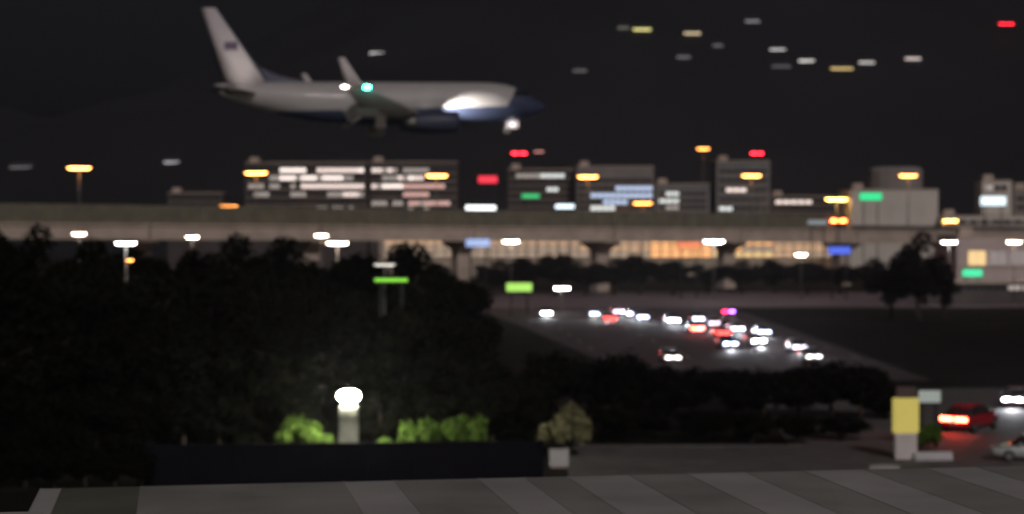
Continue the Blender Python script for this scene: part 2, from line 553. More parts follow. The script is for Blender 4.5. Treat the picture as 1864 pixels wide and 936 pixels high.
building('office_block', 'pale grey tall block behind the orange lamp right of centre', 1304, 1402, 294, 665, 16, W_grey,
         [(312, []), (329, []), (346, [(1322, 1360, P_pink)]), (363, []), (380, [(1300, 1334, P_white)])], pitch=2.4, wh=1.2)
building('warehouse', 'long low dark warehouse with one strip of white windows', 1404, 1540, 358, 670, 16, W_dark,
         [(368, [(1408, 1474, P_pink)]), (382, [])], pitch=2.6, wh=1.1)
pb = building('pale_building', 'blank pale building behind the right end of the viaduct', 1549, 1708, 346, 590, 22, W_pale, [], pitch=3)
# rooftop drum of the pale building
a_ = at(1592, 345, 590); b_ = at(1692, 345, 590); c_ = at(1640, 302, 590)
MB().loft([[( (a_.x + b_.x) / 2 + (b_.x - a_.x) / 2 * q * math.cos(i * math.pi / 8), 600 + 7 * q * math.sin(i * math.pi / 8), z) for i in range(16)]
           for q, z in ((1, a_.z + .36), (1, c_.z - 1.2), (.9, c_.z - .3), (.55, c_.z))], smooth=False).build('roof_drum', W_mid, pb, tuple(-Vector((at(1549, 346, 590).x, 590, 0))))
tw = building('tower', 'small stepped pale tower at the right edge with white sign', 1788, 1842, 330, 600, 9, W_pale, [(342, [(1790, 1810, P_dim)])], pitch=2.2)
building('pale_building', 'long pale low building behind the viaduct at the right edge', 1716, 1930, 394, 585, 12, W_pale, [(404, [])], pitch=3.4, wh=1.0)
building('pale_building', 'pale block rising right of the stepped tower at the edge', 1846, 1940, 345, 602, 12, W_mid, [(362, []), (378, [])], pitch=3, wh=1.2)
building('house', 'faint low house far left beyond the viaduct', 305, 405, 352, 700, 12, W_dark, [(362, [])], pitch=2.6, wh=1.1)
building('shop_row', 'long shop row glowing orange beneath the viaduct', 690, 1566, 424, 600, 18, W_tan,
         [(441, [(690, 1184, P_ord), (1184, 1400, P_or), (1400, 1566, P_ord)]),
          (452, [(690, 1060, P_orf), (1060, 1182, P_ord), (1182, 1345, P_or), (1345, 1410, P_orf), (1410, 1492, P_ord), (1492, 1566, P_orf)]),
          (463, [(690, 1184, P_orf), (1184, 1290, P_or), (1290, 1400, P_yel), (1400, 1440, P_ord), (1440, 1566, P_orf)])], pitch=3.2, wh=1.7)  # whole rows glow in place of lamplight on the facade
building('pink_building', 'pale pink building at the right edge behind the green sign', 1742, 1930, 432, 424, 20, W_pink,
         [(470, [(1752, 1794, P_yel), (1794, 1990, P_fa)])], pitch=4.6, wh=3.2)  # tan panel and blank lamplit wall are given as glowing panes
building('garage', 'low dark shed beneath the pale pink building at right', 1690, 1900, 516, 405, 8, W_dark, [(524, [(1830, 1900, P_dim)])], pitch=3, wh=.9, slab=False)

# masts with red beacons
def mast(px, py, Y, zb, label, w=1.8, es=M_red, name='beacon_mast'):
    p = at(px, py, Y)
    root = thing(name, label, 'mast', (p.x, p.y, zb))
    h = p.z - zb
    mb = MB()
    for sx, sy in ((-1, -1), (1, -1), (1, 1), (-1, 1)):
        mb.tube((sx * .5, sy * .5, 0), (sx * .14, sy * .14, h - .3), .06, .04, 6)
    for k in range(8):
        z0, z1 = h * k / 8, h * (k + 1) / 8 - .3 * (k == 7)
        r0, r1 = .5 - .36 * k / 8, .5 - .36 * (k + 1) / 8
        mb.tube((-r0, -r0, z0), (r1, -r1, z1), .03, .03, 5)
        mb.tube((r0, r0, z0), (-r1, r1, z1), .03, .03, 5)
    mb.build('lattice', M_darksteel, root)
    MB().box(-w * 1.2, w * 1.2, -.15, .15, h - .32, h - .2).build('crossbar', M_darksteel, root)
    for sx in (-.62, .62):
        MB().ellipsoid((sx * w, 0, h + .12), w * .52, .4, .36).build('beacon', es, root)

mast(945, 280, 668, at(945, 309, 660).z + .35, 'red beacon mast on the dark block roof below the aircraft nose', 2.3)
mast(981, 277, 672, at(981, 309, 660).z + .35, 'dim mast light just right of the red beacon', 1.4, mat('dim_red_lens', (.5, .2, .2), .4, .05, 3, emit=(1, .45, .4), es=1.0))
mast(1378, 280, 672, at(1378, 294, 665).z + .35, 'red beacon mast on the pale grey tall block', 1.9)
ph = on_hill(1832, 44)
mast(1832, 44, ph.y - 40, hill_h(ph.x, ph.y - 40) - 2, 'single red beacon high on the dark hill at the right', 5.5)

# ------------------------------------------------------------------ lit houses on the far hill
def hill_house(px, py, wpx, label, c, es):
    p = on_hill(px, py)
    Y = p.y
    W, h = wpx * Y / FPX, 3.4 * Y / FPX
    zb = p.z - h * 1.3
    root = thing('hill_house', label, 'house', (p.x, Y - 6, zb), 0.0, 'lit houses on the dark hill')
    MB().box(-W / 2 - 1, W / 2 + 1, .3, 9, -4, h * 2.1).build('wall', M_hillwall, root)
    rv = [(-W / 2 - 1.6, -1, h * 2.1), (W / 2 + 1.6, -1, h * 2.1), (W / 2 + 1.6, 10, h * 2.1), (-W / 2 - 1.6, 10, h * 2.1), (-W / 2 + 1, 4.5, h * 2.1 + 2.4), (W / 2 - 1, 4.5, h * 2.1 + 2.4)]
    MB().add(rv, [(3, 2, 1, 0), (0, 1, 5, 4), (1, 2, 5), (2, 3, 4, 5), (3, 0, 4)]).build('roof', M_hillwall, root)
    m = mat('hill_light_%d_%d' % (px, py), tuple(.2 + .5 * x for x in c), .4, .05, 1, emit=c, es=es)
    n = 4
    for i in range(n):
        x0 = -W / 2 + W * i / n
        MB().bbox(x0 + .1, x0 + W / n - .1, -.05, .27, h * .75, h * 1.75, .08).build('lit_window', m, root)

M_hillwall = mat('dark_hill_house', (.09, .085, .09), .9, .1, 1)
for a in ((1168, 55, 32, 'hill house with a sharp yellow light, upper left of the cluster', (1, .92, .32), 1.6),
          (1134, 52, 20, 'faint hill house just left of the yellow light', (.8, .8, .6), .14),
          (1259, 62, 30, 'hill house with a broad cream light right of the yellow one', (1, .82, .5), 1.1),
          (1243, 105, 24, 'dim grey hill house below the cream light', (.8, .8, .85), .18),
          (1305, 84, 18, 'dim grey hill house right of and below the cream light', (.8, .8, .85), .14),
          (1368, 40, 26, 'topmost faint white hill house', (.9, .9, .95), .3),
          (1414, 92, 28, 'hill house with a clean white light below the topmost one', (1, 1, 1), 1.2),
          (1420, 122, 34, 'very dim hill house under the clean white light', (.7, .75, .85), .06),
          (1466, 112, 28, 'white lit hill house between clean white and yellow orange lights', (1, .98, .92), 1.2),
          (1530, 126, 40, 'lowest hill house of the cluster with a wide yellow orange light', (1, .72, .28), 1.1),
          (1575, 115, 28, 'white lit hill house just above right of the yellow orange light', (1, .95, .9), .9),
          (1659, 108, 28, 'rightmost pink white hill house of the cluster', (1, .85, .78), 1.1),
          (1055, 130, 24, 'faint hill house leftmost of those right of the aircraft', (.8, .8, .8), .12),
          (687, 98, 26, 'white lit hill house above the aircraft wing', (1, .98, .95), .9),
          (315, 296, 28, 'white lit hill house far left below the aircraft tail', (.95, .95, 1), .6),
          (42, 305, 40, 'faint hill house at the left edge', (.8, .8, .82), .12)):
    hill_house(*a)

# ------------------------------------------------------------------ trees
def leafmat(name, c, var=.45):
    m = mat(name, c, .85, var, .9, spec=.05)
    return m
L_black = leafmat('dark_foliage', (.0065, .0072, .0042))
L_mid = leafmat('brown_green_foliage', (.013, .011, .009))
L_green = leafmat('fresh_shrub_foliage', (.11, .19, .035), .4)
L_olive = leafmat('olive_shrub_foliage', (.24, .23, .12), .35)

def crown_mesh(seed, R0, H0, n, leaf, z0, cone=False, dome=False):
    """clumps of leaf sized faces filling an uneven crown (unit metres)"""
    rnd = random.Random(seed)
    clumps = []
    while len(clumps) < 26:
        u = Vector((rnd.uniform(-1, 1), rnd.uniform(-1, 1), rnd.uniform(-1, 1)))
        if u.length > 1:
            continue
        if dome and u.z < -.2:
            continue
        k = 1.0
        if cone:
            k = 1.15 - .8 * (u.z + 1) / 2
        clumps.append((Vector((u.x * R0 * .78 * k, u.y * R0 * .78 * k, z0 + H0 / 2 + u.z * H0 * .38)), rnd.uniform(.24, .42) * R0))
    mb = MB()
    vs_, fs_ = [], []
    for i in range(n):
        c, r = clumps[i % len(clumps)]
        d = Vector((rnd.gauss(0, 1), rnd.gauss(0, 1), rnd.gauss(0, 1))).normalized()
        p = c + d * r * (rnd.random() ** .4)
        nrm = (d + Vector((rnd.gauss(0, .6), rnd.gauss(0, .6), rnd.gauss(.3, .6)))).normalized()
        a = nrm.orthogonal().normalized()
        a = (Matrix.Rotation(rnd.uniform(0, 6.28), 3, nrm) @ a)
        b = nrm.cross(a)
        s = leaf * rnd.uniform(.6, 1.3)
        o = len(vs_)
        vs_ += [p - a * s, p + b * s * .5, p + a * s + nrm * s * .2, p - b * s * .5]
        fs_.append((o, o + 1, o + 2, o + 3))
    return mb.add(vs_, fs_)

def trunk_mesh(seed, h, r, R0):
    rnd = random.Random(seed + 99)
    mb = MB()
    pts = [Vector((0, 0, -.2)), Vector((.1, .05, h * .3)), Vector((-.08, .1, h * .6)), Vector((.05, 0, h * .85))]
    rr = [r * 1.3, r, r * .75, r * .4]
    for i in range(3):
        mb.tube(pts[i], pts[i + 1], rr[i], rr[i + 1], 8)
    for k in range(7):
        b = pts[1].lerp(pts[3], rnd.uniform(.1, .9))
        a = rnd.uniform(0, 6.28)
        e = b + Vector((math.cos(a) * R0 * .6, math.sin(a) * R0 * .6, h * rnd.uniform(.1, .3)))
        mb.tube(b, e, r * .4, r * .12, 6)
    return mb

TREE = []
for s in range(4):
    TREE.append(('tree', crown_mesh(s + 1, 5.0, 11.0, 5200, .42, 3.6).mesh('crown'), trunk_mesh(s, 12, .34, 5).mesh('trunk')))
CONE = [('tree', crown_mesh(21, 3.6, 13.0, 5600, .38, 1.8, cone=True).mesh('crown'), trunk_mesh(21, 13, .3, 3).mesh('trunk'))]
SMALL = []
for s in range(4):
    SMALL.append(('tree', crown_mesh(s + 31, 2.7, 5.0, 3200, .24, 1.0).mesh('crown'), trunk_mesh(s + 31, 5, .14, 2.6).mesh('trunk')))
SHRUB = []
for s in range(3):
    SHRUB.append(('shrub', crown_mesh(s + 51, 1.0, 1.5, 2600, .10, 0.0, dome=True).mesh('crown'), trunk_mesh(s + 51, 1.0, .05, .8).mesh('trunk')))

def tree(var, loc, s, label, m, name='leafy_tree', cat='tree', group=None, sz=None, sx=None):
    root = thing(name, label, cat, loc, random.uniform(0, 6.28), group)
    root.scale = (sx or s, sx or s, sz or s)
    link('crown', var[1], m, root)
    link('trunk', var[2], M_bark, root)
    return root

def tree_to(px, ytop, Y, variants, k, label, m, hgt, name='leafy_tree', cat='tree', group=None, wide=None):
    p = at(px, ytop, Y)
    s = p.z / hgt
    return tree(variants[k % len(variants)], (p.x, p.y, 0), s, label, m, name, cat, group, sz=s, sx=wide)

HT = 14.2
rows_ = (
    ('back', 215, [(-40, 404), (60, 412), (150, 436), (245, 452), (330, 442), (420, 428), (510, 432), (600, 470), (690, 430), (768, 446), (806, 486)]),
    ('middle', 182, [(-20, 470), (80, 462), (170, 476), (290, 500), (385, 486), (480, 478), (570, 500), (668, 535), (760, 524), (816, 552)]),
    ('front', 158, [(-10, 590), (95, 580), (210, 600), (315, 590), (420, 610), (520, 600), (735, 640), (835, 625), (905, 660)]),
)
kk = 0
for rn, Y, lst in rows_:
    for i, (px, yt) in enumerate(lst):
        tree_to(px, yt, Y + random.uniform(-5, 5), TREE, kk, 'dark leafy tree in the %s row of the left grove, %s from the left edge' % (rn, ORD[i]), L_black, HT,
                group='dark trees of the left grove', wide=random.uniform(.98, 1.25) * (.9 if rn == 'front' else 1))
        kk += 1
nb = [(-20, 772), (50, 780), (112, 770), (175, 778), (235, 785)]  # bushes added to keep the ground beside the wall black
for i, (px, yt) in enumerate(nb):
    tree_to(px, yt, 137 + random.uniform(-1, 1), SMALL, kk, 'added black bush darkening the ground left of the garden wall, %s from the left edge' % ORD[i], L_black, 6.0, name='low_tree', group='added black bushes beside the garden wall', wide=random.uniform(.7, .8))
    kk += 1
for px, yt, Y, lb in ((226, 512, 166, 'dark tree hiding the foot of the white lamp pole'), (704, 519, 163, 'dark tree hiding the posts of the thin green sign')):
    tree_to(px, yt, Y, TREE, kk, lb, L_black, HT, wide=1.05)
    kk += 1
for i, px in enumerate((-10, 45, 100, 155, 210, 252)):  # second added row, covers the paler ground with black
    tree_to(px, 812 + 5 * (i % 3), 128 + (i % 2), SMALL, kk, 'added black low bush darkening the ground above the near roof, %s from the left' % ORD[i], L_black, 6.0, name='low_tree', group='added black low bushes above the near roof', wide=.62)
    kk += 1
us = [(10, 700), (75, 712), (140, 705), (205, 716), (270, 708), (335, 716), (400, 700), (462, 715), (530, 705), (690, 712), (760, 705), (830, 712), (895, 700), (955, 690)]  # understory added so the ground below the grove stays black
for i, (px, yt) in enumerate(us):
    tree_to(px, yt, 150.5 + random.uniform(-1, 1), SMALL, kk, 'added black bush darkening the ground under the left grove, %s from the left edge' % ORD[i], L_black, 6.0, name='low_tree', group='added black bushes under the left grove', wide=random.uniform(.95, 1.2))
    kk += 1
bk = [(905, 474), (960, 468), (1012, 462), (1065, 476), (1118, 470), (1165, 463), (1225, 474), (1290, 478), (1350, 474), (1410, 472), (1470, 476), (1530, 480), (1590, 470)]
for i, (px, yt) in enumerate(bk):
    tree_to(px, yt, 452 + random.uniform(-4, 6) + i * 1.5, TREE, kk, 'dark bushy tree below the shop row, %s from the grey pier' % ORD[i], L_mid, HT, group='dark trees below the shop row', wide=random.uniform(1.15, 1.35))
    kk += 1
tree_to(1672, 423, 340, TREE, 1, 'big dark round tree in front of the pale buildings at right', L_mid, HT, wide=1.15)
tree_to(1622, 470, 346, TREE, 2, 'lower dark tree left of the big round tree at right', L_mid, HT, wide=.95)
tree_to(1718, 462, 350, CONE, 0, 'dark narrow tree right of the big round tree', L_mid, 14.4, wide=.9)
fr = [(1010, 634), (1075, 655), (1135, 640), (1200, 655), (1262, 664), (1330, 668), (1392, 672), (1455, 664), (1515, 652), (1568, 662), (1612, 700)]
for i, (px, yt) in enumerate(fr):
    tree_to(px, yt, 172 + random.uniform(-5, 5), SMALL, kk, 'dark low tree between road and paved yard, %s from the lit garden' % ORD[i], L_black, 6.0, name='low_tree', group='dark low trees in front of the road', wide=random.uniform(1.05, 1.35))
    kk += 1
fr2 = [(1110, 738), (1180, 742), (1290, 745), (1370, 752), (1450, 748), (1530, 756)]
for i, (px, yt) in enumerate(fr2):
    tree_to(px, yt, 156 + random.uniform(-2, 2), SMALL, kk, 'dark bush at the back edge of the paved yard, %s from the olive shrub' % ORD[i], L_black, 6.0, name='low_tree', group='dark bushes behind the paved yard', wide=random.uniform(.8, 1.0))
    kk += 1

# ------------------------------------------------------------------ garden: lamp pillar, shrubs, dark wall
gp = at(635, 812, 142.5); gp.z = 0
lampz = at(635, 721, 142.5).z
pl = thing('garden_lamp', 'bright white garden lamp on a pale tapered pillar between green shrubs', 'garden lamp', gp)
M_pillar = mat('pale_lamp_pillar', (.26, .27, .22), .8, .15, 1.5)
def oct_(r, z): return [(r * math.cos(i * math.pi / 6), r * math.sin(i * math.pi / 6), z) for i in range(12)]
MB().loft([oct_(.9, 0), oct_(.9, .25), oct_(.78, .3), oct_(.72, lampz - 1.6), oct_(.70, lampz - .9), oct_(.5, lampz - .52)]).build('pillar', M_pillar, pl)
MB().ellipsoid((0, 0, lampz), .84, .84, .46, 18, 12).build('globe', mat('garden_globe', (.9, .9, .85), .3, .03, 2, emit=(1.0, .95, .80), es=240), pl)
MB().loft([oct_(.16, lampz + .43), oct_(.14, lampz + .52), oct_(.03, lampz + .6)]).build('cap', M_darksteel, pl)

for px, wpx, yt, Y, m, k, label in (
        (538, 98, 764, 146.5, L_green, 0, 'tall bright green shrub left of the garden lamp'),
        (585, 56, 790, 143.5, L_green, 1, 'low bright green shrub touching the left of the lamp pillar'),
        (700, 40, 796, 144.5, L_green, 2, 'smallest bright green shrub right of the lamp pillar'),
        (762, 88, 766, 146.0, L_green, 1, 'rounded green shrub second right of the garden lamp'),
        (846, 92, 756, 146.5, L_green, 2, 'rounded green shrub farthest right of the garden lamp'),
        (1032, 108, 744, 146.0, L_olive, 0, 'olive grey shrub above the white box'),
        (940, 70, 772, 149.0, L_black, 1, 'dark shrub between green shrubs and olive shrub'),
        (448, 60, 788, 147.0, L_black, 2, 'dark grey shrub leftmost in the garden')):
    p = at(px, yt, Y)
    W = wpx * Y / FPX / 2
    tree(SHRUB[k], (p.x, p.y, 0), 1, label, m, 'shrub', 'shrub', 'garden shrubs', sz=p.z / 1.45, sx=W / .98)

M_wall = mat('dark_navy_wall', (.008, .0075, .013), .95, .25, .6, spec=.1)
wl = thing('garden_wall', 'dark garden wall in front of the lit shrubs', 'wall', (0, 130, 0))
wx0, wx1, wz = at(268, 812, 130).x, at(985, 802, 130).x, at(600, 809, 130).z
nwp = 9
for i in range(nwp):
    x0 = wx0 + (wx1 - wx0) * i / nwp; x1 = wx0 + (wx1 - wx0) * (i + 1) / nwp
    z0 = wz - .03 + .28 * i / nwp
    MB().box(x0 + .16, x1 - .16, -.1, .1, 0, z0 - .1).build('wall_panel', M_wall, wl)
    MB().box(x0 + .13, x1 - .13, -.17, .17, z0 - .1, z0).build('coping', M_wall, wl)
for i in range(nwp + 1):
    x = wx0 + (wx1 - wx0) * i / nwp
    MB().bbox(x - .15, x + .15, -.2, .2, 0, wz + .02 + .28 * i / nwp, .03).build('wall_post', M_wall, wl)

bp_ = gnd(1018, 852)
cb = thing('utility_box', 'small white utility box at the end of the dark garden wall', 'utility box', bp_)
M_wbox = mat('white_enamel', (.72, .72, .70), .5, .08, 1)
MB().bbox(-.68, .68, 0, .7, .1, 1.25, .04).build('cabinet', M_wbox, cb)
MB().box(-.72, .72, -.06, .76, 1.25, 1.31).build('lid', M_wbox, cb)
MB().box(-.6, .6, .05, .65, 0, .1).build('plinth', M_concrete, cb)
for s in (-1, 1):
    MB().box(.02 if s > 0 else -.62, .62 if s > 0 else -.02, -.02, -.002, .16, 1.2).build('door', M_wbox, cb)

# ------------------------------------------------------------------ near flat roof
RZ = 12.6
A = gnd(75, 890, RZ); B = gnd(1864, 848, RZ)
e1 = (B - A).normalized()
e2 = Vector((e1.y, -e1.x, 0))
rang = math.atan2(e1.y, e1.x)
RLEN = (B - A).length + 3.0
bld = thing('near_building', 'near building with a grey sheet metal roof along the bottom', 'building', (A.x, A.y, 0), rang)
MB().box(0, RLEN, -14, -.25, 0, RZ - .3).build('wall', M_concrete, bld)
M_r1 = mat('roof_sheet_mid', (.34, .33, .31), .75, .25, .35)  # roof sheets differ only in tone, middle grey and lighter grey
M_r2 = mat('roof_sheet_light', (.46, .445, .43), .7, .2, .35)
M_r3 = mat('roof_sheet_dark', (.15, .15, .115), .75, .2, .6)
M_r4 = mat('roof_edge_white', (.5, .49, .47), .6, .1, .6)
xs = 0.0
k = 0
seq = [(.42, M_r4), (1.55, M_r3), (2.2, M_r1), (1.9, M_r1), (1.05, M_r2), (1.75, M_r1), (1.0, M_r2), (.9, M_r1), (1.35, M_r2), (1.25, M_r1), (1.3, M_r2), (1.3, M_r1), (1.35, M_r2), (1.4, M_r1), (1.2, M_r2), (1.4, M_r1), (1.4, M_r2), (2, M_r1)]
for w, m in seq:
    if xs + w > RLEN:
        break
    z = RZ + random.uniform(-.003, .003)
    mb = MB().box(xs + .003, xs + w - .003, -14, 0, z - .09, z)
    mb.build('roof_sheet', m, bld)
    MB().box(xs - .02, xs + .02, -14, .004, RZ - .06, RZ + .009).build('roof_seam', m, bld)
    xs += w
MB().box(0, xs, .006, .12, RZ - .28, RZ - .03).build('gutter', M_darksteel, bld)
# pale parapet at the bottom left corner
pp = at(20, 933, 30)
par = thing('parapet', 'sliver of white parapet at the bottom left corner', 'parapet', (pp.x, pp.y, 0), rang)
MB().box(-2.2, .42, -.3, 0, 0, pp.z - .08).build('wall', M_concrete, par)
MB().bbox(-2.3, .48, -.36, .06, pp.z - .08, pp.z, .015).build('coping', M_r4, par)

# ------------------------------------------------------------------ cars
def car_body():
    # side profile stations: x, half width, z bottom, z top (shoulder)
    st = [(-2.15, .70, .42, .72), (-2.08, .82, .30, .86), (-1.6, .88, .24, .93), (-.8, .90, .22, .94), (.3, .90, .22, .93), (1.1, .89, .22, .88), (1.75, .85, .26, .78), (2.1, .74, .32, .66), (2.18, .6, .40, .58)]
    rings = []
    for x, w, zb, zt in st:
        b = .12
        rings.append([(x, -w + b, zb), (x, w - b, zb), (x, w, zb + b), (x, w, zt - b), (x, w - b * 1.2, zt), (x, -w + b * 1.2, zt), (x, -w, zt - b), (x, -w, zb + b)])
    return MB().loft(rings)
def car_cabin():
    st = [(-1.72, .66, .90, .93), (-1.35, .68, .90, 1.28), (-.9, .66, .9, 1.42), (0.0, .66, .9, 1.45), (.45, .66, .9, 1.38), (1.15, .70, .86, .9)]
    rings = []
    for x, w, zb, zt in st:
        rings.append([(x, -w - .12, zb), (x, w + .12, zb), (x, w + .02, max(zb + .01, zt - .1)), (x, w - .1, zt), (x, -w + .1, zt), (x, -w - .02, max(zb + .01, zt - .1))])
    return MB().loft(rings)
def car_roof():
    st = [(-1.25, .62, 1.30), (-.9, .64, 1.44), (0.0, .64, 1.47), (.42, .62, 1.40)]
    rings = [[(x, -w, z - .07), (x, w, z - .07), (x, w - .06, z + .012), (x, -w + .06, z + .012)] for x, w, z in st]
    return MB().loft(rings)
def wheel():
    mb = MB()
    n = 18
    rings = []
    for y, r in ((-.11, .24), (-.11, .30), (-.07, .325), (.07, .325), (.11, .30), (.11, .24)):
        rings.append([(r * math.cos(2 * math.pi * i / n), y, r * math.sin(2 * math.pi * i / n)) for i in range(n)])
    return mb.loft(rings)
def rim():
    mb = MB()
    mb.tube((0, -.095, 0), (0, -.118, 0), .22, .2, 14)
    for i in range(5):
        a = i * 2 * math.pi / 5
        mb.box(-.02, .02, -.125, -.117, .03, .2)
    return mb
M_head = mat('headlight', (.9, .9, .9), .2, .02, 3, emit=(.92, .95, 1.0), es=46)
M_head2 = mat('headlight_blue_white', (.9, .9, .9), .2, .02, 3, emit=(.62, .72, 1.0), es=17)
M_head3 = mat('headlight_violet_white', (.9, .9, .9), .2, .02, 3, emit=(.9, .78, 1.0), es=9)
M_headdim = mat('headlight_dim', (.9, .9, .9), .2, .02, 3, emit=(1, .92, .85), es=9)
M_tail = mat('taillight', (.6, .02, .02), .2, .02, 3, emit=(1.0, .03, .025), es=22)
M_brake = mat('brake_light', (.6, .02, .02), .2, .02, 3, emit=(1.0, .055, .025), es=60)
CARP = {}
def paint(c):
    k = 'car_paint_%02d%02d%02d' % tuple(int(x * 99) for x in c)
    return mat(k, c, .35, .05, 1, metal=.2, coat=.6)

def car(loc, heading, label, c, head=M_head, tail=M_tail, name='car', group=None, lightbar=False, k=1.0):
    """heading: angle of the nose direction from +X"""
    root = thing(name, label, 'car', loc, heading, group)
    root.scale = (k, k, k)
    pm = paint(c)
    body = link('body', shared('car_body', car_body), pm, root)
    link('glasshouse', shared('car_cabin', car_cabin), M_glass, root)
    link('roof', shared('car_roof', car_roof), pm, root)
    for sx in (-1.32, 1.32):
        for sy in (-1, 1):
            w = link('wheel', shared('car_wheel', wheel), M_black, root, (sx, sy * .80, .325), (0, 0, 0 if sy < 0 else math.pi))
            link('rim', shared('car_rim', rim), M_steel, w)
    for sy in (-1, 1):
        link('headlight', shared('car_headlight', lambda: MB().ellipsoid((0, 0, 0), .12, .38, .13, 12, 6)), head, root, (2.08, sy * .43, .62))
        link('taillight', shared('car_taillight', lambda: MB().bbox(-.06, .06, -.36, .36, -.11, .11, .03)), tail, root, (-2.13, sy * .42, .74))
        link('mirror', shared('car_mirror', lambda: MB().bbox(-.08, .08, -.1, .1, -.06, .08, .02)), pm, root, (.72, sy * .99, .98))
    link('number_plate', shared('car_plate', lambda: MB().box(-.01, .01, -.26, .26, -.06, .06)), M_paint, root, (-2.165, 0, .52))
    if head in (M_head, M_head2, M_head3):
        l = bpy.data.lights.new('headlight_beam', 'SPOT')
        l.energy = 1500; l.spot_size = R(70); l.spot_blend = .8; l.color = (.9, .93, 1.0); l.shadow_soft_size = .12
        lo_ = bpy.data.objects.new('headlight_beam', l)
        lo_.location = (2.3, 0, .62)
        lo_.rotation_euler = Vector((1, 0, -.09)).to_track_quat('-Z', 'Y').to_euler()
        lo_.parent = root
        col.objects.link(lo_)
    if lightbar:
        MB().box(-.12, .12, -.95, .95, 1.485, 1.53).build('light_bar', M_darksteel, root)
        MB().bbox(-.14, .14, -.95, -.22, 1.53, 1.72, .03).build('beacon', mat('violet_beacon', (.3, .1, .8), .2, .02, 3, emit=(.42, .12, 1.0), es=26), root)
        MB().bbox(-.14, .14, .22, .95, 1.53, 1.72, .03).build('beacon', mat('red_beacon', (.8, .05, .1), .2, .02, 3, emit=(1.0, .02, .10), es=26), root)
    return root

def gz(px, py, z=.68):
    return gnd(px, py, z)
GREYS = [(.05, .05, .055), (.35, .35, .36), (.6, .6, .6), (.08, .09, .12), (.2, .19, .18)]
down = R(-86)
appr = [(993, 570, 'leading white headlights alone at the left end of the traffic'), (1082, 571, 'white headlights leftmost in the first cluster'),
        (1122, 567, 'white headlights at the top of the first cluster'), (1166, 577, 'white headlights right of the first red tail lights'),
        (1102, 576, 'headlights just left of the first red tail lights'), (1150, 571, 'headlights between the two white ends of the first cluster'),
        (1298, 588, 'headlights straight above the red tail lights of the second cluster'), (1340, 598, 'headlights at the right tip of the second cluster'),
        (1222, 583, 'bluish headlights at the left of the second cluster'), (1268, 580, 'headlights just above the orange red brake lights'),
        (1322, 594, 'headlights right of the brake lights, under the police beacons'), (1386, 604, 'headlights alone right of the second cluster'),
        (1374, 620, 'headlights in the middle of the nearer lane'), (1323, 625, 'headlights nearest below the red tail lights'),
        (1450, 631, 'headlights rightmost in the near lane')]
for i, (px, py, lb) in enumerate(appr):
    p = gz(px, py); p.z = .012
    car(p, down + random.uniform(-.05, .05), 'car coming closer, ' + lb, GREYS[i % 5], head=(M_head, M_head2, M_head3, M_head2)[i % 4], group='traffic on the road', k=1.2)
for px, py, lb, hm in ((1474, 648, 'dim headlights at the right end of the traffic', M_headdim), (1220, 650, 'dim headlights nearest the dark low trees', M_headdim)):
    p = gz(px, py); p.z = .012
    car(p, down, 'car coming closer, ' + lb, GREYS[2], head=hm, group='traffic on the road', k=1.2)
for px, py, lb, tm in ((1108, 581, 'car driving away with red tail lights in the first cluster', M_tail), (1264, 599, 'car driving away with orange red brake lights in the second cluster', M_brake),
                       (1312, 607, 'car driving away with red tail lights just right of the brake lights', M_tail)):
    p = gz(px, py); p.z = .012
    car(p, down + math.pi, lb, GREYS[1], tail=tm, group='traffic on the road', k=1.25)
p = gz(1326, 569, 1.6); p.z = .012
car(p, down + math.pi, 'police car with violet and red roof beacons above the traffic', (.6, .6, .62), tail=M_headdim if False else mat('tail_off', (.3, .02, .02), .3, .02, 3), name='police_car', lightbar=True, group='traffic on the road', k=1.1)

# near yard: red car, white car, dark car
p = gnd(1766, 782); p.z = .008
car(p, R(52), 'red car with glowing brake lights beside the yellow pylon', (.50, .02, .035), tail=M_brake, head=mat('headlight_off', (.7, .7, .7), .2, .02, 3), k=1.55)
p = gnd(1878, 838); p.z = .008
car(p, R(172), 'white car cut off by the right edge in front of the red car', (.62, .66, .64), tail=mat('tail_off', (.3, .02, .02)), head=mat('headlight_off', (.7, .7, .7), .2, .02, 3), k=1.35)
p = gnd(1848, 738); p.z = .008
car(p, R(-110), 'dusky pink car with headlights behind the red car at the right edge', (.40, .26, .28), k=1.2)

# pylon with yellow panel
yp = gnd(1648, 836); yp.z = 0
D = yp.y
u = D / FPX
py_ = thing('pylon_sign', 'yellow and white pylon standing at the left of the red car', 'pylon', yp, R(4))
MB().bbox(-20 * u, 20 * u, -.3, .3, 0, 48 * u, .04).build('base', mat('white_pylon_base', (.85, .79, .77), .7, .1, .8), py_)
MB().bbox(-23 * u, 23 * u, -.38, .38, 48 * u + .01, 112 * u, .08).build('yellow_panel', mat('yellow_panel', (.72, .60, .10), .5, .08, .8, emit=(.95, .80, .22), es=.36), py_)
MB().bbox(-18 * u, 18 * u, -.3, .3, 112 * u + .01, 132 * u, .08).build('cap', mat('brown_cap', (.14, .10, .085), .7, .1, 1), py_)
q = gnd(1690, 836)
kb = thing('barrier_block', 'low white barrier block at the foot of the yellow pylon', 'barrier', (q.x + .3, q.y - .5, .008), R(5))
MB().loft([[(x, -.35, 0), (x, .35, 0), (x, .35, .2), (x, .15, .6), (x, -.15, .6), (x, -.35, .2)] for x in (-1.5, 1.35)], smooth=False).build('barrier_body', mat('white_barrier', (.66, .65, .66), .7, .1, 1), kb)
q = gnd(1612, 858)
kb2 = thing('barrier_block', 'pale broken barrier block lying left of the pylon foot', 'barrier', (q.x, q.y, .008), R(-12))
